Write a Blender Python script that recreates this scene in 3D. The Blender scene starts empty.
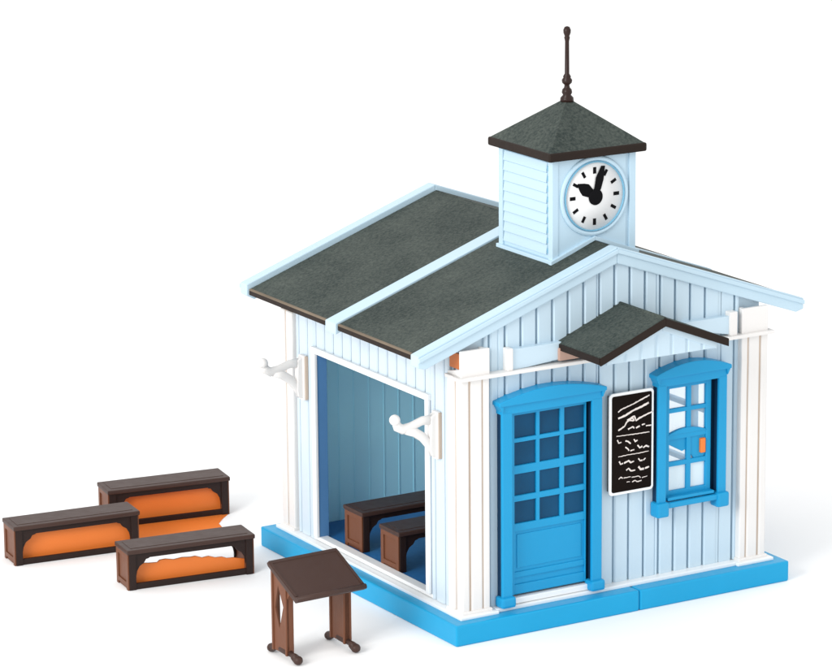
import bpy, bmesh, math, random
from mathutils import Vector, Matrix
random.seed(7)
# light levels and base colours
WORLD, KEY, FILL, EXPO = 1.17, 20.0, 0.6, 0.0
C_SIDING = (.50, .635, .73)
C_SIDE = (.57, .67, .75)
C_TOWER = (.45, .61, .72)
C_BARGE = (.46, .61, .71)
C_CREAM = (.74, .725, .71)
C_TRIM = (.80, .82, .83)
C_BLUE = (.010, .29, .56)
C_BASE = (.008, .32, .59)
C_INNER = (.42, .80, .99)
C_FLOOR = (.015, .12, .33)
C_PANE = (.003, .06, .14)
C_SL0, C_SL1 = (.022, .032, .030), (.085, .100, .088)
C_BROWN = (.052, .027, .021)
C_BREND = (.15, .056, .028)
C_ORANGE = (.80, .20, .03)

S = 0.01                       # everything below is written in centimetres of the toy
scn = bpy.context.scene
COL = scn.collection

# ------------------------------------------------------------------ camera
cam_data = bpy.data.cameras.new("camera")
cam = bpy.data.objects.new("camera", cam_data); COL.objects.link(cam)
scn.camera = cam
YAW, PITCH, ROLL = 0.5361, 0.2399, -0.0086
fw = Vector((math.sin(YAW)*math.cos(PITCH), math.cos(YAW)*math.cos(PITCH), -math.sin(PITCH)))
r0 = Vector((math.cos(YAW), -math.sin(YAW), 0)); u0 = r0.cross(fw)
rt = r0*math.cos(ROLL) + u0*math.sin(ROLL); up = -r0*math.sin(ROLL) + u0*math.cos(ROLL)
Mx = Matrix((rt, up, -fw)).transposed().to_4x4()
Mx.translation = Vector((-95.9172, -156.7874, 61.8093))*S
cam.matrix_world = Mx
cam_data.sensor_width = 36.0
cam_data.lens = 3594.7/832*36
cam_data.clip_start = 0.05
cam_data.clip_end = 500

# ------------------------------------------------------------------ light: a white product-shot tent
world = bpy.data.worlds.new("World"); scn.world = world; world.use_nodes = True
bg = world.node_tree.nodes["Background"]
bg.inputs[0].default_value = (1.0, 1.0, 1.0, 1); bg.inputs[1].default_value = WORLD
def area(name, loc, target, size, power, color=(1, 1, 1)):
    l = bpy.data.lights.new(name, 'AREA'); l.shape = 'SQUARE'; l.size = size; l.energy = power; l.color = color
    o = bpy.data.objects.new(name, l); COL.objects.link(o)
    o.location = Vector(loc)*S
    o.rotation_euler = (Vector(target)*S - o.location).to_track_quat('-Z', 'Y').to_euler()
    return o
area("softbox_key", (-150, -50, 78), (8, 10, 8), 0.7, KEY, (1.0, 0.985, 0.96))
area("softbox_fill", (60, -150, 90), (8, 8, 8), 0.9, FILL, (0.96, 0.98, 1.0))
scn.view_settings.view_transform = 'Standard'
scn.view_settings.look = 'None'
scn.view_settings.exposure = EXPO
scn.view_settings.gamma = 1

# ------------------------------------------------------------------ materials
def lin(c): return tuple((x/255/12.92 if x/255 <= .04045 else ((x/255+.055)/1.055)**2.4) for x in c)
def plastic(name, col, rough=.38, var=.06, bump=.08, scale=260, spec=.45, coat=0.0, metal=0.0):
    m = bpy.data.materials.new(name); m.use_nodes = True
    nt = m.node_tree; b = nt.nodes["Principled BSDF"]
    tc = nt.nodes.new('ShaderNodeTexCoord')
    n = nt.nodes.new('ShaderNodeTexNoise'); n.inputs['Scale'].default_value = scale*.12; n.inputs['Detail'].default_value = 4
    nt.links.new(tc.outputs['Object'], n.inputs['Vector'])
    mix = nt.nodes.new('ShaderNodeMix'); mix.data_type = 'RGBA'
    mix.inputs['A'].default_value = (*[c*(1-var) for c in col], 1); mix.inputs['B'].default_value = (*[min(1, c*(1+var)) for c in col], 1)
    nt.links.new(n.outputs['Fac'], mix.inputs['Factor']); nt.links.new(mix.outputs['Result'], b.inputs['Base Color'])
    n2 = nt.nodes.new('ShaderNodeTexNoise'); n2.inputs['Scale'].default_value = scale; n2.inputs['Detail'].default_value = 5
    nt.links.new(tc.outputs['Object'], n2.inputs['Vector'])
    mr = nt.nodes.new('ShaderNodeMapRange'); mr.inputs['To Min'].default_value = max(.05, rough-.07); mr.inputs['To Max'].default_value = rough+.09
    nt.links.new(n2.outputs['Fac'], mr.inputs['Value']); nt.links.new(mr.outputs['Result'], b.inputs['Roughness'])
    bp = nt.nodes.new('ShaderNodeBump'); bp.inputs['Strength'].default_value = bump; bp.inputs['Distance'].default_value = .0006
    nt.links.new(n2.outputs['Fac'], bp.inputs['Height']); nt.links.new(bp.outputs['Normal'], b.inputs['Normal'])
    b.inputs['Specular IOR Level'].default_value = spec; b.inputs['Metallic'].default_value = metal
    b.inputs['Subsurface Weight'].default_value = 0.0
    return m

def slate(name, dark, light):
    """granular grey-green roofing sheet"""
    m = bpy.data.materials.new(name); m.use_nodes = True
    nt = m.node_tree; b = nt.nodes["Principled BSDF"]
    tc = nt.nodes.new('ShaderNodeTexCoord')
    a = nt.nodes.new('ShaderNodeTexNoise'); a.inputs['Scale'].default_value = 560; a.inputs['Detail'].default_value = 6; a.inputs['Roughness'].default_value = .75
    c = nt.nodes.new('ShaderNodeTexNoise'); c.inputs['Scale'].default_value = 32; c.inputs['Detail'].default_value = 5
    for n in (a, c): nt.links.new(tc.outputs['Object'], n.inputs['Vector'])
    mm = nt.nodes.new('ShaderNodeMath'); mm.operation = 'MULTIPLY_ADD'; mm.inputs[1].default_value = .28
    nt.links.new(c.outputs['Fac'], mm.inputs[0])
    m2 = nt.nodes.new('ShaderNodeMath'); m2.operation = 'MULTIPLY'; m2.inputs[1].default_value = .72
    nt.links.new(a.outputs['Fac'], m2.inputs[0]); nt.links.new(m2.outputs[0], mm.inputs[2])
    r = nt.nodes.new('ShaderNodeValToRGB')
    r.color_ramp.elements[0].position = .38; r.color_ramp.elements[0].color = (*dark, 1)
    r.color_ramp.elements[1].position = .64; r.color_ramp.elements[1].color = (*light, 1)
    nt.links.new(mm.outputs[0], r.inputs[0]); nt.links.new(r.outputs[0], b.inputs['Base Color'])
    bp = nt.nodes.new('ShaderNodeBump'); bp.inputs['Strength'].default_value = .5; bp.inputs['Distance'].default_value = .0006
    nt.links.new(a.outputs['Fac'], bp.inputs['Height']); nt.links.new(bp.outputs['Normal'], b.inputs['Normal'])
    b.inputs['Roughness'].default_value = .7; b.inputs['Specular IOR Level'].default_value = .15
    return m

def clear(name):
    m = bpy.data.materials.new(name); m.use_nodes = True
    nt = m.node_tree; out = nt.nodes['Material Output']; nt.nodes.remove(nt.nodes['Principled BSDF'])
    t = nt.nodes.new('ShaderNodeBsdfTransparent'); t.inputs[0].default_value = (.93, .97, 1, 1)
    g = nt.nodes.new('ShaderNodeBsdfGlossy'); g.inputs['Roughness'].default_value = .06
    n = nt.nodes.new('ShaderNodeTexNoise'); n.inputs['Scale'].default_value = 60
    bp = nt.nodes.new('ShaderNodeBump'); bp.inputs['Strength'].default_value = .1; bp.inputs['Distance'].default_value = .001
    nt.links.new(n.outputs['Fac'], bp.inputs['Height']); nt.links.new(bp.outputs['Normal'], g.inputs['Normal'])
    mx = nt.nodes.new('ShaderNodeMixShader'); mx.inputs[0].default_value = .08
    nt.links.new(t.outputs[0], mx.inputs[1]); nt.links.new(g.outputs[0], mx.inputs[2]); d = nt.nodes.new('ShaderNodeBsdfDiffuse'); d.inputs[0].default_value = (.58, .74, .84, 1)
    m2 = nt.nodes.new('ShaderNodeMixShader'); m2.inputs[0].default_value = .42
    nt.links.new(mx.outputs[0], m2.inputs[1]); nt.links.new(d.outputs[0], m2.inputs[2]); nt.links.new(m2.outputs[0], out.inputs[0])
    return m

M = dict(
    siding=plastic('pale_blue_siding', C_SIDING, .36, .03),
    side_siding=plastic('white_blue_siding', C_SIDE, .36, .03),
    tower=plastic('pale_blue_tower', C_TOWER, .36, .03),
    cream=plastic('cream_white_plastic', C_CREAM, .36, .03),
    trim=plastic('white_trim', C_TRIM, .34, .02),
    blue=plastic('bright_blue_plastic', C_BLUE, .34, .05, spec=.25),
    base=plastic('azure_base_plastic', C_BASE, .34, .06, spec=.25),
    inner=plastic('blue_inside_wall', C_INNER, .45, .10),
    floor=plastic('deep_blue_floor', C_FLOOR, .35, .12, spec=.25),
    pane=plastic('dark_blue_pane', C_PANE, .3, .35, .03, 400, .15),
    barge=plastic('barge_white_blue', C_BARGE, .34, .03),
    tan=plastic('tan_shade', (.50, .40, .32), .6, .25),
    darkbrown=plastic('shaded_brown_plastic', (.022, .012, .010), .45, .2, .2, 180, .2),
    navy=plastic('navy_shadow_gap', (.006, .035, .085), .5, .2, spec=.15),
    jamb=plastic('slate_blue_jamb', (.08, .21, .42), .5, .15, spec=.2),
    bounce_tan=plastic('warm_bounce_tan', (.46, .30, .24), .5, .2, spec=.2),
    ceil=plastic('white_blue_ceiling', (.75, .84, .9), .6, .03),
    frost=plastic('frosted_pane', (.62, .74, .80), .3, .12, .1, 90),
    clear=clear('clear_pane'),
    slate=slate('grey_green_roof', C_SL0, C_SL1),
    edge=plastic('dark_brown_edge', (.018, .011, .008), .5, .3, spec=.15),
    tanline=plastic('pale_tan_edge', (.17, .135, .10), .7, .5, .2, 200, .1),
    iron=plastic('dark_brown_iron', (.022, .009, .007), .35, .3, spec=.25),
    brown=plastic('brown_plastic', C_BROWN, .45, .2, .25, 180, .25),
    brown_end=plastic('red_brown_plastic', C_BREND, .45, .2, .25, 180, .25),
    orange=plastic('orange_shadow_sheet', C_ORANGE, .5, .08, .1, 150),  # tinted floor shadow at the benches; the window latch shares the colour
    rust=plastic('orange_brown_hollow', (.50, .13, .02), .5, .2),
    black=plastic('chalkboard_black', (.008, .005, .004), .7, .5, .2, 300, .05),
    chalk=plastic('chalk', (.75, .68, .64), .8, .25, .3, 500, .1),
    clockface=plastic('white_dial', (.80, .80, .80), .4, .01),
    clockring=plastic('blue_ring', (.15, .38, .54), .35, .05),
    ink=plastic('black_print', (.005, .005, .006), .6, .1, spec=.05),
    ground=plastic('white_paper_sweep', (.93, .93, .93), .9, .004, .0, 50, .0),
)

# ------------------------------------------------------------------ mesh helpers
class MB:
    def __init__(s): s.bm = bmesh.new()
    def add(s, verts, faces):
        vs = [s.bm.verts.new(v) for v in verts]
        for f in faces:
            try: s.bm.faces.new([vs[i] for i in f])
            except ValueError: pass
        return vs
    def merge(s, b, mat=None):
        if mat is not None: bmesh.ops.transform(b, matrix=mat, verts=b.verts)
        b.verts.ensure_lookup_table(); b.verts.index_update()
        vs = [s.bm.verts.new(v.co) for v in b.verts]
        for f in b.faces:
            nf = s.bm.faces.new([vs[v.index] for v in f.verts]); nf.smooth = f.smooth
        b.free(); return s
    def box(s, x0, x1, y0, y1, z0, z1, bev=.05, mat=None, seg=2):
        b = bmesh.new(); bmesh.ops.create_cube(b, size=1)
        for v in b.verts:
            v.co = Vector(((x0+x1)/2+v.co.x*(x1-x0), (y0+y1)/2+v.co.y*(y1-y0), (z0+z1)/2+v.co.z*(z1-z0)))
        bev = min(bev, abs(x1-x0)*.3, abs(y1-y0)*.3, abs(z1-z0)*.3)
        if bev > 0: bmesh.ops.bevel(b, geom=b.edges[:], offset=bev, segments=seg, affect='EDGES', profile=.6)
        return s.merge(b, mat)
    def prism(s, pts, axis, a, bb, bev=.0, mat=None):
        """pts (u,v) polygon extruded along axis from a to bb. axis 'y': (x,z); 'x': (y,z); 'z': (x,y)"""
        f = {'y': lambda u, v, w: (u, w, v), 'x': lambda u, v, w: (w, u, v), 'z': lambda u, v, w: (u, v, w)}[axis]
        b = bmesh.new(); n = len(pts)
        A = [b.verts.new(f(u, v, a)) for u, v in pts]; B = [b.verts.new(f(u, v, bb)) for u, v in pts]
        b.faces.new(A); b.faces.new(B[::-1])
        for i in range(n): b.faces.new((A[i], B[i], B[(i+1) % n], A[(i+1) % n]))
        bmesh.ops.recalc_face_normals(b, faces=b.faces[:])
        if bev > 0: bmesh.ops.bevel(b, geom=b.edges[:], offset=bev, segments=2, affect='EDGES', profile=.6)
        return s.merge(b, mat)
    def lathe(s, prof, cx, cy, n=28, axis='z', c3=0):
        """prof: (r, h) pairs, closed at both ends when r = 0"""
        b = bmesh.new(); rings = []
        for r, h in prof:
            ring = []
            for k in range(n):
                a = 2*math.pi*k/n
                if axis == 'z': ring.append(b.verts.new((cx+r*math.cos(a), cy+r*math.sin(a), h)))
                else: ring.append(b.verts.new((cx+r*math.cos(a), h, c3+r*math.sin(a))))
            rings.append(ring)
        for i in range(len(rings)-1):
            for k in range(n):
                fc = b.faces.new((rings[i][k], rings[i][(k+1) % n], rings[i+1][(k+1) % n], rings[i+1][k])); fc.smooth = True
        if prof[0][0] > 1e-6: b.faces.new(rings[0][::-1])
        if prof[-1][0] > 1e-6: b.faces.new(rings[-1])
        bmesh.ops.remove_doubles(b, verts=b.verts[:], dist=1e-5)
        bmesh.ops.recalc_face_normals(b, faces=b.faces[:])
        return s.merge(b)
    def tube(s, pts, rad, n=10, flat=1.0):
        """round bar along pts; rad a number or list; flat squashes it in y"""
        b = bmesh.new(); P = [Vector(p) for p in pts]; rings = []
        for i, p in enumerate(P):
            d = (P[min(i+1, len(P)-1)]-P[max(i-1, 0)]).normalized()
            a = Vector((0, 1, 0)); u = a.cross(d)
            if u.length < .1: a = Vector((1, 0, 0)); u = a.cross(d)
            u.normalize(); w = d.cross(u)
            r = rad[i] if isinstance(rad, (list, tuple)) else rad
            rings.append([b.verts.new(p+u*r*math.cos(t)+w*r*flat*math.sin(t)) for t in [2*math.pi*k/n for k in range(n)]])
        for i in range(len(rings)-1):
            for k in range(n):
                fc = b.faces.new((rings[i][k], rings[i][(k+1) % n], rings[i+1][(k+1) % n], rings[i+1][k])); fc.smooth = True
        b.faces.new(rings[0][::-1]); b.faces.new(rings[-1])
        bmesh.ops.recalc_face_normals(b, faces=b.faces[:])
        return s.merge(b)
    def ball(s, c, r, sc=(1, 1, 1)):
        b = bmesh.new(); bmesh.ops.create_uvsphere(b, u_segments=20, v_segments=12, radius=r)
        for v in b.verts: v.co = Vector((c[0]+v.co.x*sc[0], c[1]+v.co.y*sc[1], c[2]+v.co.z*sc[2]))
        for f in b.faces: f.smooth = True
        return s.merge(b)
    def build(s, name, mat, parent=None, origin=None, label=None):
        me = bpy.data.meshes.new(name)
        base = Vector(origin) if origin else (Vector(parent['_o']) if parent else Vector((0, 0, 0)))
        for v in s.bm.verts: v.co = (v.co-base)*S
        s.bm.to_mesh(me); s.bm.free(); me.materials.append(mat)
        o = bpy.data.objects.new(name, me); COL.objects.link(o)
        if parent: o.parent = parent
        else: o.location = base*S
        o['_o'] = tuple(base)
        if label: o['label'] = label
        return o
def root(name, label, cat, loc, rz=0, group=None):
    o = bpy.data.objects.new(name, None); COL.objects.link(o); o.empty_display_size = .01
    o.location = Vector(loc)*S; o.rotation_euler = (0, 0, rz)
    o['label'] = label; o['category'] = cat; o['_o'] = (0.0, 0.0, 0.0)
    if group: o['group'] = group
    return o

# ------------------------------------------------------------------ setting
g = MB(); g.add([(-4000, -4000, 0), (4000, -4000, 0), (4000, 4000, 0), (-4000, 4000, 0)], [(0, 1, 2, 3)])
go = g.build('ground', M['ground']); go['kind'] = 'structure'

# ================================================================== THE BUILDING
W = 20.0; D = 20.0; OX, OY = 10.0, 10.0
house = root('toy_building', 'pale blue and white toy building with clock tower, open left side and bright blue door', 'toy building', (OX, OY, 0))
house['_o'] = (OX, OY, 0.0)
SL = .352; ZR = 20.38                                   # roof slope and ridge height
zr = lambda x: ZR - SL*abs(x-10)

def plank(mb, P, u0, u1, za0, za1, zb0, zb1, d, c=.07):
    """one board: back outline u0..u1, bottom za0/za1 (left/right), top zb0/zb1, standing d proud with chamfered long edges"""
    v = [P(u0, za0, 0), P(u1, za1, 0), P(u1, zb1, 0), P(u0, zb0, 0),
         P(u0, za0, d-c), P(u1, za1, d-c), P(u1, zb1, d-c), P(u0, zb0, d-c),
         P(u0+c, za0, d), P(u1-c, za1, d), P(u1-c, zb1, d), P(u0+c, zb0, d)]
    mb.add(v, [(3, 2, 1, 0), (0, 1, 5, 4), (2, 3, 7, 6), (0, 4, 7, 3), (1, 2, 6, 5), (4, 5, 9, 8), (8, 9, 10, 11), (6, 7, 11, 10), (4, 8, 11, 7), (5, 6, 10, 9)])

def siding(mb, P, ua, ub, z0, top, holes, d=.26, gap=.06, off=0.0):
    """vertical boards one unit wide between ua and ub; top is a function of u; holes = (u0,u1,z0,z1)"""
    ed = {ua, ub}
    k = math.ceil(ua-off)
    while k+off < ub: ed.add(k+off); k += 1
    for h in holes: ed.add(h[0]); ed.add(h[1])
    if top.__name__ != 'flat': ed.add(10.0)
    ed = sorted(e for e in ed if ua-1e-6 <= e <= ub+1e-6)
    for a, b in zip(ed[:-1], ed[1:]):
        if b-a < .05: continue
        isj = lambda e: abs((e-off)-round(e-off)) < 1e-6
        a2 = a+(gap if isj(a) else 0); b2 = b-(gap if isj(b) else 0); m = (a+b)/2
        segs = [(z0, None)]
        hh = sorted([h for h in holes if h[0]-1e-6 <= m <= h[1]+1e-6], key=lambda h: h[2])
        lo = z0
        for h in hh:
            if h[2]-lo > .05: plank(mb, P, a2, b2, lo, lo, h[2], h[2], d)
            lo = h[3]
        plank(mb, P, a2, b2, lo, lo, top(a2), top(b2), d)

# base plate and floor ------------------------------------------------
b = MB()
b.box(-.98, 10.80, -.96, 20.96, 0, 1.18, .10); b.box(10.86, 20.98, -.96, 20.96, 0, 1.18, .10)
b.box(10.7, 10.96, -.85, 20.85, .1, 1.05, 0)
b.build('base_plate', M['base'], house)
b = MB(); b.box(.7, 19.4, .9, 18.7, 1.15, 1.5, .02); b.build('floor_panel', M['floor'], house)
b = MB()                                                # white plinth step around the walls
b.box(-.32, 2.1, -.36, .9, 1.17, 1.36, .06); b.box(17.9, 20.36, -.36, .9, 1.17, 1.36, .06)
b.box(2.1, 17.9, -.12, .9, 1.17, 1.38, .05)
b.box(2.6, 8.75, .05, .7, 1.4, 1.74, .05)
b.box(-.30, .7, .9, 20.35, 1.17, 1.36, .05); b.box(.12, .72, 3.3, 16.5, 1.4, 1.62, .05)
b.box(19.3, 20.3, .9, 20.3, 1.17, 1.42, .05); b.box(.7, 19.3, 19.3, 20.1, 1.17, 1.42, .05)
b.build('plinth', M['trim'], house)

# front wall -----------------------------------------------------------
DO = (2.55, 8.85, 1.7, 12.5); WO = (12.75, 16.95, 5.4, 12.5)
Pf = lambda u, z, d: (u, .66-d, z)
wall_top = lambda x: zr(x)-.45
f = MB(); siding(f, Pf, 1.7, 18.3, 1.38, wall_top, [DO, WO])
for (x0, x1, z0, z1) in [(.2, DO[0], 1.3, 14), (DO[0], DO[1], DO[3], 14), (DO[1], WO[0], 1.3, 14), (WO[0], WO[1], 1.3, WO[2]), (WO[0], WO[1], WO[3], 14), (WO[1], 19.8, 1.3, 14)]:
    f.box(x0, x1, .64, .90, z0, z1, 0)
f.prism([(.2, 14), (19.8, 14), (19.8, wall_top(19.8)), (10, wall_top(10)), (.2, wall_top(.2))], 'y', .64, .90)
f.build('front_wall', M['siding'], house)
# back wall
Pb = lambda u, z, d: (u, 19.3+d, z)
f = MB(); siding(f, Pb, 1.7, 18.3, 1.38, wall_top, [])
f.prism([(.2, 1.3), (19.8, 1.3), (19.8, wall_top(19.8)), (10, wall_top(10)), (.2, wall_top(.2))], 'y', 19.0, 19.32)
f.build('back_wall', M['siding'], house)
# left wall with the big opening
OP = (3.45, 16.3, 1.3, 12.52)
def flat(u): return 16.2
Pl = lambda u, z, d: (.40-d, u, z)
f = MB(); siding(f, Pl, 1.55, 18.35, 1.38, flat, [OP], off=.05)
for (y0, y1, z0, z1) in [(1.4, OP[0], 1.3, 16.3), (OP[1], 18.6, 1.3, 16.3), (OP[0], OP[1], OP[3], 16.3)]:
    f.box(.38, .62, y0, y1, z0, z1, 0)
f.build('side_wall', M['side_siding'], house)
b = MB()                                                # white frame round the opening
b.box(-.04, .16, OP[0]-.02, OP[0]+.34, 1.62, OP[3]+.02, .05); b.box(-.04, .16, OP[1]-.40, OP[1]+.02, 1.62, OP[3]+.02, .05)
b.box(-.06, .18, OP[0]-.04, OP[1]+.04, OP[3]-.02, OP[3]+.34, .05)
b.build('opening_frame', M['trim'], house)
# right wall with its own window opening, enlarged out of view to light the inside
RO = (3.4, 16.4, 2.2, 12.5)
Pr = lambda u, z, d: (19.6+d, u, z)
f = MB(); siding(f, Pr, 1.55, 18.35, 1.38, flat, [RO], off=.05)
for (y0, y1, z0, z1) in [(1.4, RO[0], 1.3, 16.3), (RO[1], 18.6, 1.3, 16.3), (RO[0], RO[1], RO[3], 16.3), (RO[0], RO[1], 1.3, RO[2])]:
    f.box(19.38, 19.62, y0, y1, z0, z1, 0)
f.build('side_wall', M['side_siding'], house)
b = MB()
for y in (RO[0]+.2, 6.3, 9.2, 12.1, RO[1]-.2): b.box(19.3, 19.7, y-.14, y+.14, RO[2], RO[3], .05)
for z in (RO[2]+.2, 5.5, 8.8, RO[3]-.2): b.box(19.32, 19.68, RO[0], RO[1], z-.14, z+.14, .05)
b.build('side_window', M['blue'], house)
# blue lining inside
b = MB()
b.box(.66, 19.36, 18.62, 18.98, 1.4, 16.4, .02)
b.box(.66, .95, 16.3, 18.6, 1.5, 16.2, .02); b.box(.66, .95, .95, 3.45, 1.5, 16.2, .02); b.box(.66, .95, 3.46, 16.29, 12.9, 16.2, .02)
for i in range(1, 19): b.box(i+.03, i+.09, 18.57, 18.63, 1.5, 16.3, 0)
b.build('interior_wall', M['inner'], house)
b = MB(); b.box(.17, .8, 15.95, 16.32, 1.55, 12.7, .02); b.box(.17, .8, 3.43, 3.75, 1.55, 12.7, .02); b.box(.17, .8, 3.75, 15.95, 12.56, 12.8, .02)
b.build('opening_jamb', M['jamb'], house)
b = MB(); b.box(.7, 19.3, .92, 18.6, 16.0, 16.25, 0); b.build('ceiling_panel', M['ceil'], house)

# corner pilasters -------------------------------------------------------
def pilaster(cx, cy, sx, sy):
    """cx,cy the outer corner; sx,sy = +1/-1 the direction inwards"""
    b = MB(); X = lambda u: cx+sx*u; Y = lambda v: cy+sy*v
    def bx(u0, u1, v0, v1, z0, z1, bev=.06):
        b.box(min(X(u0), X(u1)), max(X(u0), X(u1)), min(Y(v0), Y(v1)), max(Y(v0), Y(v1)), z0, z1, bev)
    bx(.0, .46, .0, .62, 1.3, 14.34, .09)
    bx(.58, 1.28, .0, .6, 1.3, 14.34, .09)
    bx(1.36, 1.77, .03, .6, 1.3, 14.34, .08)
    bx(.0, .6, .76, 1.50, 1.3, 14.34, .09)
    bx(-.10, 1.85, -.10, 1.55, 1.34, 1.52, .08)            # foot moulding
    pl = b.build('pilaster', M['cream'], house)
    b = MB(); bx(.08, 1.70, .08, 1.45, 1.3, 14.35, .02); b.build('pilaster_shade_core', M['tan'], pl)  # tan core paints the warm shading in the grooves
    return pl
pilaster(0, 0, 1, 1); pilaster(20, 0, -1, 1); pilaster(0, 20.05, 1, -1); pilaster(20, 20.05, -1, -1)

# ledge, corner blocks and lintel under the canopy ------------------------
b = MB(); b.prism([(.26, 14.5), (1.45, 14.5), (1.45, 14.62), (.26, 14.9)], 'x', .03, 1.4, .02); b.box(-.22, 20.32, -.22, .6, 14.30, 14.50, .05); b.box(-.14, .5, .6, 1.5, 14.30, 14.5, .04); b.box(19.5, 20.2, .6, 1.5, 14.30, 14.5, .04)
b.build('ledge', M['cream'], house)
def block(x0, x1, inner):
    b = MB(); zt = lambda x: zr(x)-.6
    b.box(x0, x1, .01, .24, 14.48, 15.92, .05)
    b.box(inner-.12, inner+.12, .2, 1.4, 14.48, 15.9, .03)
    return b.build('corner_block', M['cream'], house)
block(0, 1.78, 1.55); block(18.22, 20, 18.42)
b = MB(); b.box(.10, 1.40, .27, 1.38, 14.86, 15.72, .03); b.build('hollow_back', M['rust'], house)
b = MB(); b.prism([(3.0, 14.49), (4.2, 14.52), (8.4, 14.86), (16.0, 14.86), (17.7, 14.5), (17.7, 15.62), (3.0, 15.62)], 'y', .06, .62, .04); b.build('lintel', M['siding'], house)
b = MB(); b.prism([(6.1, 14.62), (8.6, 14.62), (8.6, 15.7), (6.9, 15.66), (6.1, 15.3)], 'y', -.10, .10, .05); b.build('canopy_bounce_plate', M['bounce_tan'], house)  # added tan plates carry the warm bounce under the canopy
b = MB(); b.prism([(11.9, 14.62), (14.2, 14.62), (13.6, 15.6), (11.9, 15.7)], 'y', -.10, .10, .05); b.build('canopy_bounce_plate', M['bounce_tan'], house)
b = MB(); b.box(2.85, 3.2, -.08, .5, 14.49, 15.72, .06); b.build('lintel_post', M['cream'], house)
b = MB(); b.box(17.35, 17.85, -.08, .5, 14.49, 15.85, .06)
b.build('lintel_post', M['cream'], house)

# roof --------------------------------------------------------------------
EX = 12.5
def roofband(y0, y1, top, bot, x_in=0.0, x_out=EX, bev=.04):
    b = MB()
    for s in (-1, 1):
        p = [(10+s*x_in, zr(10+x_in)+top), (10+s*x_out, zr(10+x_out)+top), (10+s*x_out, zr(10+x_out)+bot), (10+s*x_in, zr(10+x_in)+bot)]
        b.prism(p, 'y', y0, y1, bev)
    return b
b = MB()
for s_ in (-1, 1):
    b.prism([(10, ZR-.30), (10+s_*(EX-.3), zr(10+EX-.3)-.30), (10+s_*(EX-.3), zr(10+EX-.3)-.52), (10, ZR-.52)], 'y', .5, 19.6)
b.build('roof_underlay', M['edge'], house)
for (y0, y1) in ((1.08, 8.86), (10.22, 19.04)):
    for s in (-1, 1):
        b = MB(); xo = EX-.10
        b.prism([(10+s*.1, ZR-.10), (10+s*xo, zr(xo+10)-.07), (10+s*xo, zr(xo+10)-.32), (10+s*.1, ZR-.34)], 'y', y0, y1)
        pan = b.build('roof_panel', M['slate'], house)
        b = MB()
        b.prism([(10+s*(xo-.06), zr(10+xo)-.03), (10+s*(xo+.05), zr(10+xo)-.07), (10+s*(xo+.05), zr(10+xo)-.15), (10+s*(xo-.02), zr(10+xo)-.15)], 'y', y0, y1, .02)
        b.build('pale_edge_line', M['tanline'], pan)  # lighter tan line along the eave edge
        b = MB(); b.prism([(10+s*(xo+.02), zr(10+xo)-.15), (10+s*(xo+.02), zr(10+xo)-.42), (10+s*(xo-.4), zr(10+xo)-.45), (10+s*(xo-.4), zr(10+xo)-.2)], 'y', y0-.05, y1+.05, .02)
        b.build('roof_edge', M['edge'], pan)
    b = MB(); b.tube([(10, y0, ZR-.17), (10, y1, ZR-.17)], .10, 10); b.build('ridge_roll', M['slate'], house)
def barge(y0, y1, dep, lift=0.0):
    b = MB(); xo = EX+.05; ZR = 20.38+lift; zr = lambda x: ZR-SL*abs(x-10)
    for s in (-1, 1):
        b.prism([(10, ZR), (10+s*xo, zr(10+xo)), (10+s*xo, zr(10+xo)-.62), (10+s*(xo-.5), zr(10+xo-.5)-dep), (10, ZR-dep)], 'y', y0, y1, .06)
        ym = y0 if y0 < 10 else y1; sg = -1 if y0 < 10 else 1
        b.prism([(10, ZR-.10), (10+s*xo, zr(10+xo)-.10), (10+s*xo, zr(10+xo)-.34), (10, ZR-.34)], 'y', min(ym, ym+sg*.12), max(ym, ym+sg*.12), .03)
    return b.build('barge_board', M['barge'], house)
barge(.18, .95, .92); barge(19.15, 19.92, 1.1, .24)
roofband(8.98, 10.12, 0, -.62, 0, EX+.02).build('roof_strip', M['barge'], house)

# clock tower ---------------------------------------------------------------
TX0, TX1, TY0, TY1 = 7.28, 12.72, 2.44, 7.88
b = MB(); zb = 18.7
b.box(TX0+.12, TX1-.12, TY0+.12, TY1-.12, zb, 25.2, 0)
for x0, x1 in ((TX0, TX0+.42), (TX1-.42, TX1)):            # corner posts
    for y0, y1 in ((TY0, TY0+.42), (TY1-.42, TY1)): b.box(x0, x1, y0, y1, zb, 25.16, .05)
b.box(TX0+.42, TX1-.62, TY0+.05, TY0+.3, zb, 25.16, .03)    # front panel
b.box(TX0+.42, TX1-.42, TY1-.3, TY1-.05, zb, 25.16, .03)
tower = b.build('tower', M['tower'], house)
# louvres on both sides
for sx in (0, 1):
    b = MB(); n = 9; zt = 24.85; z0 = 19.75; st = (zt-z0)/n
    for k in range(n):
        za = z0+k*st
        if sx == 0: p = [(TX0+.2, za), (TX0+.00, za), (TX0+.08, za+st-.035), (TX0+.2, za+st-.035)]
        else: p = [(TX1-.2, za), (TX1-.00, za), (TX1-.08, za+st-.035), (TX1-.2, za+st-.035)]
        b.prism(p, 'y', TY0+.62, TY1-.48, .012)
    x0 = TX0+.02 if sx == 0 else TX1-.16
    b.box(x0, x0+.14, TY0+.42, TY1-.42, 24.86, 25.14, .03)
    b.build('louvre', M['tower'], tower)
    b = MB(); xs = TX0+.04 if sx == 0 else TX1-.12
    for k in range(n): b.box(xs, xs+.08, TY0+.46, TY0+.58, z0+k*st+.08, z0+k*st+st*.62, .01)
    b.build('slot', M['clockring'], tower)
b = MB()                                                    # skirt moulding at the foot of the tower
b.box(TX0-.12, TX0+.2, TY0-.1, TY1+.1, 19.28, 19.52, .05); b.box(TX1-.2, TX1+.12, TY0-.1, TY1+.1, 19.28, 19.52, .05)
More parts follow.
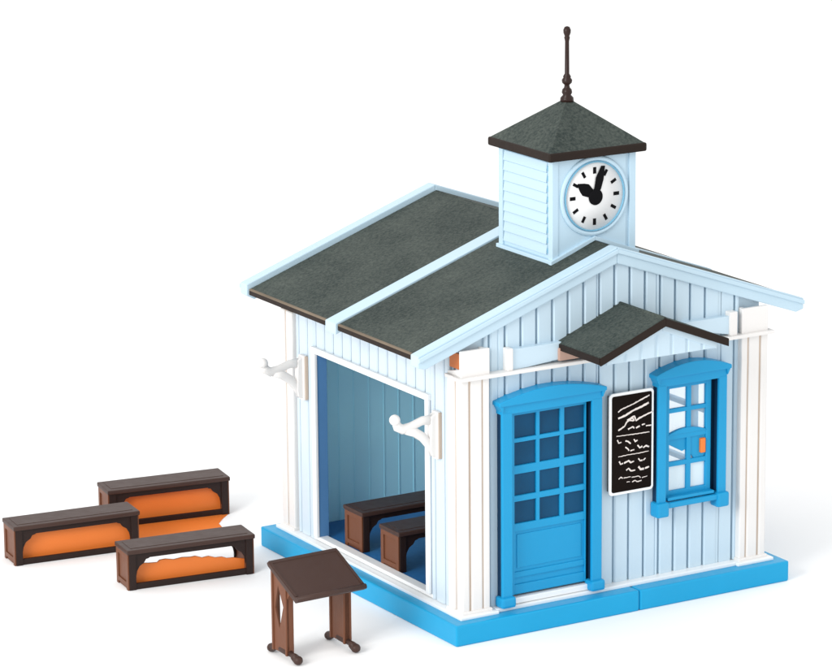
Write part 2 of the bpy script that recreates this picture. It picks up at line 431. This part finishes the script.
for s in (-1, 1):
    b.prism([(10, ZR-.02), (10+s*2.87, zr(12.87)-.12), (10+s*2.87, zr(12.87)+.13), (10, ZR+.22)], 'y', TY0-.14, TY0+.15, .03)
b.build('tower_skirt', M['tower'], tower)
b = MB(); ov = .44; za, zb2, zt = 25.00, 25.48, 27.72
x0, x1, y0, y1 = TX0-ov, TX1+ov, TY0-ov, TY1+ov; cx, cy = 10, 5.16
b.add([(x0+.1, y0+.1, zb2-.02), (x1-.1, y0+.1, zb2-.02), (x1-.1, y1-.1, zb2-.02), (x0+.1, y1-.1, zb2-.02), (cx-.12, cy-.12, zt), (cx+.12, cy-.12, zt), (cx+.12, cy+.12, zt), (cx-.12, cy+.12, zt)],
      [(3, 2, 1, 0), (0, 1, 5, 4), (1, 2, 6, 5), (2, 3, 7, 6), (3, 0, 4, 7), (4, 5, 6, 7)])
tr = b.build('tower_roof', M['slate'], tower)
b = MB(); b.box(x0, x1, y0, y1, za, zb2, .13, seg=3); b.build('tower_eave', M['edge'], tower)
b = MB(); b.lathe([(0, 27.55), (.38, 27.6), (.36, 27.8), (.22, 27.95), (.29, 28.08), (.26, 28.25), (.16, 28.36), (.14, 28.5), (.27, 28.62), (.29, 28.78), (.2, 28.9), (.22, 28.97), (.13, 29.12),
                   (.115, 30.9), (.16, 31.1), (.13, 31.18), (.20, 31.35), (.21, 31.52), (.14, 31.68), (0, 31.73)], 10, 5.16, 20)
b.build('finial', M['iron'], tower)
# clock
CZ = 22.79; CYF = TY0
b = MB(); b.lathe([(1.86, CYF+.1), (1.86, CYF-.06), (1.88, CYF-.10), (1.92, CYF-.10), (1.95, CYF-.02), (1.95, CYF+.1)], 10, 0, 64, 'y', CZ)
b.build('clock_ring', M['clockring'], tower)
b = MB(); b.lathe([(1.95, CYF+.1), (1.95, CYF-.03), (2.05, CYF-.09), (2.18, CYF-.06), (2.24, CYF+.07)], 10, 0, 64, 'y', CZ)
b.build('clock_surround', M['tower'], tower)
b = MB(); b.lathe([(0, CYF-.02), (1.88, CYF-.02), (1.88, CYF+.08), (0, CYF+.08)], 10, 0, 64, 'y', CZ); b.build('clock_face', M['clockface'], tower)
def rot(pts, ang, cx=10, cz=CZ):
    c, s = math.cos(ang), math.sin(ang)                     # clockwise from twelve
    return [(cx+u*c+v*s, cz-u*s+v*c) for u, v in pts]
b = MB()
for k in range(12):
    w = .10 if k in (0, 3, 6, 9) else .085
    b.prism(rot([(-w, 1.24), (w, 1.24), (w, 1.60), (-w, 1.60)], k*math.pi/6), 'y', CYF-.035, CYF-.015)
b.build('hour_marks', M['ink'], tower)
b = MB(); b.prism(rot([(-.16, 0), (-.26, .35), (-.36, .72), (-.26, .98), (-.05, 1.35), (.05, 1.35), (.26, .98), (.36, .72), (.26, .35), (.16, 0)], math.radians(-56)), 'y', CYF-.07, CYF-.045)
b.build('clock_hand', M['ink'], tower)
b = MB(); b.prism(rot([(-.16, 0), (-.2, .5), (-.27, 1.0), (-.13, 1.68), (.1, 1.74), (.24, 1.0), (.24, .5), (.16, 0)], math.radians(18)), 'y', CYF-.10, CYF-.075)
b.lathe([(0, CYF-.12), (.40, CYF-.12), (.45, CYF-.08), (.45, CYF-.05), (0, CYF-.05)], 10.05, 0, 28, 'y', CZ-.05)
b.build('clock_hand', M['ink'], tower)

# door ------------------------------------------------------------------------
def arch(x0, x1, zb, ze, zp, n=16):
    pts = [(x0, zb), (x1, zb), (x1, ze)]
    for k in range(1, n):
        t = k/n; pts.append((x1+(x0-x1)*t, ze+(zp-ze)*math.sin(math.pi*t)**.9))
    return pts+[(x0, ze)]
def casing(name, xl, xr, zb, zt, zp, jw, foot, sill=None):
    b = MB()
    b.box(xl, xl+jw, -.22, -.02, zb, zt+.1, .06); b.box(xr-jw, xr, -.22, -.02, zb, zt+.1, .06)
    b.prism(arch(xl, xr, zt, zt+.55, zp-.2), 'y', -.20, .62, .04)
    b.prism(arch(xl-.22, xr+.22, zt+.5, zt+.72, zp), 'y', -.34, .60, .05)
    b.prism([(xl-.22, zt+.6), (xl+.02, zt+.15), (xl+.1, zt+.6)], 'y', -.3, .5, .03)
    b.prism([(xr+.22, zt+.6), (xr-.02, zt+.15), (xr-.1, zt+.6)], 'y', -.3, .5, .03)
    for x in (xl+jw/2, xr-jw/2):
        b.box(x-jw/2-.12, x+jw/2+.12, -.40, .4, zb, zb+foot, .14)
    if sill:
        b.box(xl+jw-.1, xr-jw+.1, -.3, .5, sill[0], sill[1], .08)
    fr = b.build(name, M['blue'], house)
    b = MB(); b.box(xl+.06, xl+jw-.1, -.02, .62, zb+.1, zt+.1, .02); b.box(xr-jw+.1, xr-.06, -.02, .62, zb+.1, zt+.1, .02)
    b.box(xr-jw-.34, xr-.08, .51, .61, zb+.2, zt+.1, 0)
    b.build('frame_shadow_liner', M['navy'], fr)  # navy strips behind the jambs stand in for their shaded reveals
    return fr
casing('door_frame', 2.40, 8.82, 1.38, 12.15, 13.40, .66, .60)
b = MB(); Y0, Y1 = .22, .5; xl, xr = 2.78, 8.06
cols = [(3.46, 4.85), (5.08, 6.38), (6.66, 7.98)]; rows = [(10.62, 11.90), (9.10, 10.38), (7.42, 8.62), (5.85, 7.08)]
b.box(xl, cols[0][0], Y0, Y1, 1.85, 12.2, .05); b.box(cols[2][1], xr, Y0, Y1, 1.85, 12.2, .05)
b.box(cols[0][0]-.05, cols[2][1]+.05, Y0+.01, Y1, 11.9, 12.2, .04)
b.box(cols[0][1], cols[1][0], Y0+.02, Y1-.05, 5.7, 12.0, .05); b.box(cols[1][1], cols[2][0], Y0+.02, Y1-.05, 5.7, 12.0, .05)
for za, zb in ((10.38, 10.62), (8.62, 9.10), (7.08, 7.42), (5.4, 5.85)): b.box(cols[0][0]-.04, cols[2][1]+.04, Y0+.015, Y1-.04, za, zb, .05)
b.box(cols[0][0]-.02, cols[2][1]+.02, Y0+.12, Y1-.02, 2.0, 5.5, .0)
b.box(cols[0][0]-.02, cols[2][1]+.02, Y0+.03, Y1-.04, 2.78, 3.12, .07); b.box(cols[0][0]-.02, cols[2][1]+.02, Y0+.01, Y1-.03, 1.86, 2.42, .06)
b.box(cols[0][0]+.18, cols[2][1]-.18, Y0+.07, Y1-.1, 3.32, 5.22, .05)
door = b.build('door', M['blue'], house)
for (a, c) in cols:
    for (z0, z1) in rows:
        b = MB(); b.box(a-.04, c+.04, Y0+.14, Y0+.20, z0-.04, z1+.04, 0); b.build('pane', M['pane'], door)
b = MB(); b.box(2.6, 8.8, .72, .80, 1.5, 12.6, 0); b.build('door_backing', M['pane'], house)

# window ------------------------------------------------------------------------
casing('window_frame', 12.50, 17.10, 4.85, 12.25, 13.5, .55, .85, (5.30, 5.62))
b = MB(); Y0, Y1 = .22, .48; xl, xr = 12.92, 16.34
b.box(xl, xl+.62, Y0, Y1, 5.7, 12.35, .05); b.box(xr-.34, xr, Y0, Y1, 5.7, 12.35, .05)
b.box(xl+.5, xr-.3, Y0+.01, Y1, 11.95, 12.35, .04)
b.box(14.72, 15.02, Y0+.03, Y1-.03, 6.0, 12.1, .05)
for za, zb in ((10.55, 10.80), (9.02, 9.38), (7.50, 7.78), (5.72, 6.12)): b.box(xl+.5, xr-.3, Y0+.015, Y1-.03, za, zb, .05)
b.box(xl+.3, xr, -.16, Y1, 5.68, 5.86, .05)
b.prism(arch(xl+.55, xr-.32, 9.3, 9.35, 9.62), 'y', Y0-.02, Y1-.05, .03)
b.prism([(15.0, 9.1), (16.1, 9.1), (16.1, 8.0), (15.85, 7.7), (15.3, 7.7), (15.0, 8.1)], 'y', Y0+.1, Y1-.05, .04)
b.prism([(13.5, 9.1), (14.8, 9.1), (14.8, 8.35), (14.5, 8.25), (13.5, 8.8)], 'y', Y0+.14, Y1-.05, .04)
win = b.build('window', M['blue'], house)
for a, c in ((13.5, 14.75), (14.98, 16.02)):
    for z0, z1 in ((10.76, 12.0), (9.34, 10.6), (7.74, 9.06), (6.08, 7.54)):
        b = MB(); b.add([(a, Y0+.17, z0), (c, Y0+.17, z0), (c, Y0+.17, z1), (a, Y0+.17, z1)], [(0, 1, 2, 3)]); b.build('pane', M['frost' if z1 < 8 else 'clear'], win)
b = MB(); b.box(15.62, 15.95, Y0-.08, Y0+.14, 8.02, 8.86, .10, seg=3); b.build('latch', M['orange'], win)

# canopy over the door and window ---------------------------------------------
KX, KZ, KS, KH, KF = 10.35, 17.22, .40, 4.1, -3.95
b = MB(); zk = lambda x: KZ-KS*abs(x-KX)
for s in (-1, 1):
    b.prism([(KX, KZ), (KX+s*KH, zk(KX+KH)), (KX+s*KH, zk(KX+KH)-.22), (KX, KZ-.24)], 'y', KF+.08, .5)
b.tube([(KX, KF+.1, KZ-.06), (KX, .48, KZ-.06)], .12, 10)
can = b.build('canopy_roof', M['slate'], house)
b = MB()
for s in (-1, 1):
    b.prism([(KX, KZ-.02), (KX+s*(KH+.04), zk(KX+KH)-.02), (KX+s*(KH+.04), zk(KX+KH)-.46), (KX, KZ-.46)], 'y', KF, KF+.14, .03)
    x = KX+s*KH; b.box(min(x, x+s*.08), max(x, x+s*.08), KF+.1, .45, zk(KX+KH)-.40, zk(KX+KH)-.04, .03)
b.build('canopy_edge', M['edge'], can)
b = MB(); hw = 3.55
b.prism([(KX-hw, 15.02), (KX+hw, 15.02), (KX+hw, zk(KX+hw)-.24), (KX, KZ-.26), (KX-hw, zk(KX+hw)-.24)], 'y', KF+.45, KF+.6, .03)
for s in (-1, 1):
    b.prism([(KX, KZ-.42), (KX+s*hw, zk(KX+hw)-.42), (KX+s*hw, zk(KX+hw)-.78), (KX, KZ-.78)], 'y', KF+.3, KF+.47, .04)
    x = KX+s*3.5; b.box(x-.12, x+.12, KF+.6, .4, 15.02, 15.3, .04)
def gable_top(u): return zk(u)-.5
siding(b, lambda u, z, d: (u, KF+.47-d, z), KX-hw, KX+hw, 15.05, gable_top, [], d=.1)
b.build('canopy_gable', M['siding'], can)

# lamp brackets beside the opening -----------------------------------------------
def bracket(y):
    b = MB()
    b.box(-.14, .12, y-.30, y+.30, 9.5, 12.15, .08)
    b.prism([(-.1, 9.6), (-.40, 9.75), (-.48, 10.1), (-.42, 11.9), (-.1, 12.1)], 'y', y-.2, y+.2, .05)
    b.tube([(-.1, y, 11.70), (-.9, y, 11.72), (-1.6, y, 11.50), (-2.1, y, 11.42), (-2.42, y, 11.6), (-2.54, y, 11.95)], [.30, .25, .25, .28, .27, .24], 14, .62)
    b.tube([(-.2, y, 9.75), (-.42, y, 10.25), (-.85, y, 10.8), (-1.35, y, 11.15), (-1.9, y, 11.35)], [.2, .24, .26, .26, .24], 14, .62)
    b.ball((-2.58, y, 12.0), .30)
    b2 = MB(); b2.box(-.05, .14, y-.36, y-.29, 9.55, 12.1, .02)  # tan strip paints the thin shadow beside the plate
    br = b.build('bracket', M['cream'], house); b2.build('bracket_shade_strip', M['tan'], br); return br
    return b.build('bracket', M['cream'], house)
bracket(2.6); bracket(17.3)

# ================================================================== CHALKBOARD
sg = root('chalkboard_sign', 'black chalkboard sign with white rounded frame hung on the wall between door and window', 'sign', (10.85, .4, 9.4))
sg['_o'] = (10.85, .4, 9.4)
def rr(x0, x1, z0, z1, r, n=5):
    p = []
    for cx, cz, a0 in ((x1-r, z1-r, 0), (x0+r, z1-r, 90), (x0+r, z0+r, 180), (x1-r, z0+r, 270)):
        for k in range(n+1): a = math.radians(a0+90*k/n); p.append((cx+r*math.cos(a), cz+r*math.sin(a)))
    return p
b = MB(); b.prism(rr(9.40, 12.32, 6.52, 12.28, .22), 'y', -.02, .1, .03)
b.build('sign_frame', M['trim'], sg)
b = MB(); b.box(9.55, 12.2, .1, .41, 6.7, 12.1, 0); b.build('sign_mount', M['edge'], sg)
b = MB(); b.prism(rr(9.56, 12.17, 6.68, 12.12, .12), 'y', -.035, -.015); b.build('board', M['black'], sg)
STROKES = [
(0.119, [(9.92, 11.21), (10.1, 11.34), (10.91, 11.55), (11.38, 11.71), (11.97, 11.9)]),
(0.184, [(9.92, 10.86), (10.39, 10.97), (10.92, 11.19), (11.45, 11.32), (11.92, 11.48)]),
(0.13, [(9.93, 10.18), (10.34, 10.37), (10.48, 10.58), (10.86, 10.77), (10.98, 10.6), (10.69, 10.65)]),
(0.141, [(10.51, 10.67), (10.98, 10.86), (11.1, 10.59), (11.33, 10.7), (11.8, 10.84), (12.22, 10.95)]),
(0.13, [(10.57, 10.16), (10.87, 10.27), (10.98, 10.17)]),
(0.141, [(11.1, 10.16), (11.34, 10.25)]),
(0.108, [(11.48, 10.28), (11.69, 10.32)]),
(0.097, [(11.75, 10.19), (12.11, 10.19)]),
(0.076, [(9.81, 9.87), (10.52, 9.85), (11.16, 9.83), (11.99, 9.82)]),
(0.119, [(9.87, 9.66), (9.96, 9.47), (10.14, 9.49)]),
(0.152, [(10.4, 9.53), (10.58, 9.48), (10.75, 9.32)]),
(0.13, [(10.96, 9.55), (11.05, 9.41), (11.2, 9.46)]),
(0.119, [(10.4, 9.18), (10.58, 9.05), (10.64, 8.94)]),
(0.097, [(10.73, 8.92), (10.99, 8.96)]),
(0.152, [(11.2, 9.18), (11.35, 9.01), (11.52, 9.06)]),
(0.141, [(11.58, 8.97), (11.76, 9.07), (11.97, 8.97)]),
(0.065, [(9.94, 8.69), (10.58, 8.72), (11.29, 8.71), (11.94, 8.74)]),
(0.141, [(10.0, 8.43), (10.09, 8.26), (10.26, 8.28)]),
(0.13, [(10.32, 8.28), (10.61, 8.38), (10.76, 8.26), (10.97, 8.3)]),
(0.13, [(11.26, 8.41), (11.38, 8.27), (11.53, 8.27)]),
(0.097, [(11.59, 8.26), (11.74, 8.37)]),
(0.119, [(10.47, 7.85), (10.62, 7.95), (10.77, 7.78), (11.06, 7.78)]),
(0.173, [(11.27, 7.95), (11.41, 7.78), (11.65, 7.77)]),
(0.141, [(11.71, 7.78), (11.98, 7.85)]),
(0.097, [(9.97, 7.42), (10.12, 7.52), (10.24, 7.43)]),
(0.07, [(10.3, 7.44), (10.77, 7.45)]),
(0.07, [(10.83, 7.4), (11.3, 7.41), (11.42, 7.29)]),
(0.07, [(11.51, 7.28), (11.86, 7.33)]),
(0.065, [(10.5, 7.18), (10.71, 7.18)]),
(0.087, [(10.86, 7.13), (11.06, 7.2), (11.18, 7.1), (11.48, 7.13)]),

]
b = MB()
for w, pts in STROKES:
    # resample and wobble slightly like hand lettering
    q = []
    for (a, c) in zip(pts[:-1], pts[1:]):
        n = max(2, int(math.hypot(c[0]-a[0], c[1]-a[1])/.09))
        q += [(a[0]+(c[0]-a[0])*k/n, a[1]+(c[1]-a[1])*k/n) for k in range(n)]
    q.append(pts[-1])
    th = w*.72
    q = [(x+.045, z+.007*math.sin(i*2.1)) for i, (x, z) in enumerate(q)]
    rad = [th*.5*(.75+.4*random.random()) for _ in q]
    b.tube([(x, -.036, z) for x, z in q], rad, 8, .25)
b.build('chalk_writing', M['chalk'], sg)

# ================================================================== BENCHES
BG = 'wooden benches of the toy set'
def bench(loc, rz, label, panel=None, hollow=None):  # panel: top outline of the added orange shadow panel
    L, T, H = 7.45, 1.95, 2.37
    r = root('bench', label, 'bench', loc, rz, BG)
    b = MB(); b.box(-.12, L+.12, -.14, T+.12, H-.26, H, .07)
    b.box(.2, L-.2, .25, T-.25, H-.02, H+.02, .02)
    b.build('seat', M['brown'], r)
    for x in (0, L-.32):
        b = MB(); b.box(x, x+.32, .0, T, 0, H-.25, .05)
        xo = x if x == 0 else x+.32; s = -1 if x == 0 else 1
        for (y0, y1, z0, z1) in ((.0, .3, .0, H-.26), (T-.3, T, 0, H-.26), (.25, T-.25, H-.52, H-.26), (.25, T-.25, .18, .44)):
            b.box(min(xo, xo+s*.08), max(xo, xo+s*.08), y0, y1, z0, z1, .03)
        b.box(x-.05, x+.36, .02, .26, 0, .30, .06); b.box(x-.05, x+.36, T-.24, T-.02, 0, .30, .06)
        b.build('end_panel', M['brown_end'], r)  # lighter brown paints the lit bench ends
    for y in (.04, T-.18):
        b = MB()
        b.box(.3, L-.3, y, y+.14, H-.58, H-.24, .03)
        yo = -.05 if y < 1 else T-.07
        for xa in (.015, L-.415): b.box(xa, xa+.40, yo, yo+.12, .0, H-.25, .03)
        for s in (0, 1):
            X = (lambda u: u) if s == 0 else (lambda u: L-u)
            b.prism([(X(.3), H-.5), (X(1.35), H-.5), (X(1.22), H-.62), (X(1.05), H-.66), (X(.92), H-.86), (X(.66), H-1.02), (X(.5), H-1.3), (X(.42), H-1.72), (X(.3), H-1.8)], 'y', y+.005, y+.135, .02)
        b.build('apron', M['darkbrown'], r)  # near-black brown paints the shaded bench fronts
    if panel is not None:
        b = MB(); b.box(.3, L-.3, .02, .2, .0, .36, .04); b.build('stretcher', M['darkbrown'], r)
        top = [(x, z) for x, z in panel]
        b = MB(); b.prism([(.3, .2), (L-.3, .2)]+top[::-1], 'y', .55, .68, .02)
        b.build('shadow_panel', M['orange'], r)  # orange floor shadow below the seat, added as an upright panel
    return r
full = [(.3, 2.0), (7.15, 2.0)]
rag = [(.3, 1.0), (.8, 1.25), (1.1, 1.33), (1.4, 1.29), (1.9, 1.26), (2.05, 1.38), (2.4, 1.40), (2.9, 1.30), (3.4, 1.36), (3.9, 1.31), (4.2, 1.33), (4.6, 1.18), (5.0, 1.22), (5.4, 1.08), (5.8, 1.07), (6.1, .95), (6.5, .93), (7.15, .78)]
R7 = math.radians(-7)
bench((-11.35, 17.3, 0), R7, 'frontmost loose brown bench, gap showing above the orange floor shadow painted on an added panel', rag)
bench((-14.8, 24.95, 0), math.radians(-6.5), 'loose brown bench at far left with orange floor shadow painted on a full added panel, partly before another', full)
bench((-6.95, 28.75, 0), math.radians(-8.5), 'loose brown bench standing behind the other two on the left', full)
bench((.95, 12.3, 1.51), 0, 'dark brown bench inside the building, farther from the blue door')
bench((.75, 7.9, 1.51), 0, 'dark brown bench inside the building, nearer the blue door')
# orange floor shadow between the loose benches, painted as a flat sheet
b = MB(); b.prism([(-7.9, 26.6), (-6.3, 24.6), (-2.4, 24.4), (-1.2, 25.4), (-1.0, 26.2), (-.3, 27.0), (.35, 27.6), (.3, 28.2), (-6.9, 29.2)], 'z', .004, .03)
o = b.build('orange_shadow_sheet', M['orange']); o['label'] = 'orange floor shadow painted as a flat sheet in front of the rear loose bench'; o['category'] = 'painted shadow'

# ================================================================== LECTERN
lec = root('lectern', 'small brown slanted reading desk standing before the open side of the building', 'lectern', (-7.8, 2.1, 0), math.radians(2))
X0, X1 = -2.1, 2.1
b = MB()
ty0, tz0, ty1, tz1 = -1.5, 3.88, 1.35, 5.16
b.prism([(ty0, tz0), (ty1, tz1), (ty1+.12, tz1-.1), (ty1+.02, tz1-.26), (ty0+.05, tz0-.30), (ty0-.08, tz0-.14)], 'x', X0-.05, X1+.05, .05)
d = Vector((0, ty1-ty0, tz1-tz0)).normalized()
b.build('desk_top', M['brown'], lec)
b = MB()
for (xa, xb) in ((X0, X0+.14), (X1-.14, X1)): b.prism([(ty0+.1, tz0+.03), (ty1-.1, tz1-.07), (ty1-.1, tz1+.0), (ty0+.1, tz0+.10)], 'x', xa, xb, .02)
b.prism([(ty1-.2, tz1-.14), (ty1+.02, tz1-.04), (ty1+.02, tz1+.03), (ty1-.2, tz1-.04)], 'x', X0, X1, .02)
b.tube([(X0-.04, ty0-.02, tz0-.08), (X1+.04, ty0-.02, tz0-.08)], .15, 12)
b.build('desk_lip', M['brown'], lec)
def topz(y): return tz0+(y-ty0)*(tz1-tz0)/(ty1-ty0)-.24
for x, hole in ((X0+.12, True), (X1-.50, False)):
    ya, yb = -.25, 1.28; yc = .55
    b = MB()
    # panel built as four pieces round a lozenge opening
    hz0, hz1, hw = 1.65, 4.0, .42; hm = (hz0+hz1)/2
    A, B_, C_, D_ = (ya, .35), (yb, .35), (yb, topz(yb)), (ya, topz(ya))
    h = [(yc, hz0), (yc+hw, hm-.1), (yc+.1, hz1), (yc-hw, hm+.1)]
    if not hole: b.prism([A, B_, C_, D_], 'x', x+.02, x+.3)
    else:
      for poly in ([A, B_, h[1], h[0]], [B_, C_, h[2], h[1]], [C_, D_, h[3], h[2]], [D_, A, h[0], h[3]]): b.prism(poly, 'x', x+.02, x+.12)
    for yy in (ya, yb-.16): b.box(x-.05, x+.43, yy, yy+.16, .3, topz(yy)-.02, .04)
    b.prism([(ya, topz(ya)), (ya-1.0, topz(ya-1.0)), (ya-.85, topz(ya-.85)-.16), (ya-.3, topz(ya-.3)-.28), (ya, topz(ya)-.75)], 'x', x+.02, x+.30, .03)
    side = b.build('side_panel', M['brown_end'], lec)
    b = MB(); xc = x+.19
    b.tube([(xc, -.95, .27), (xc, -.6, .36), (xc, -.1, .46), (xc, .6, .48), (xc, 1.3, .40), (xc, 1.62, .27)], [.24, .2, .22, .22, .2, .24], 14)
    b.ball((xc, -1.02, .27), .26, (1.0, 1, .95)); b.ball((xc, 1.7, .24), .25, (1.05, 1, .95))
    b.build('foot', M['brown'], side)
b = MB(); b.box(X0+.2, X1-.3, 1.0, 1.15, 4.1, 4.6, .03); b.build('cross_rail', M['brown'], lec)

for o in list(bpy.data.objects):
    if '_o' in o: del o['_o']
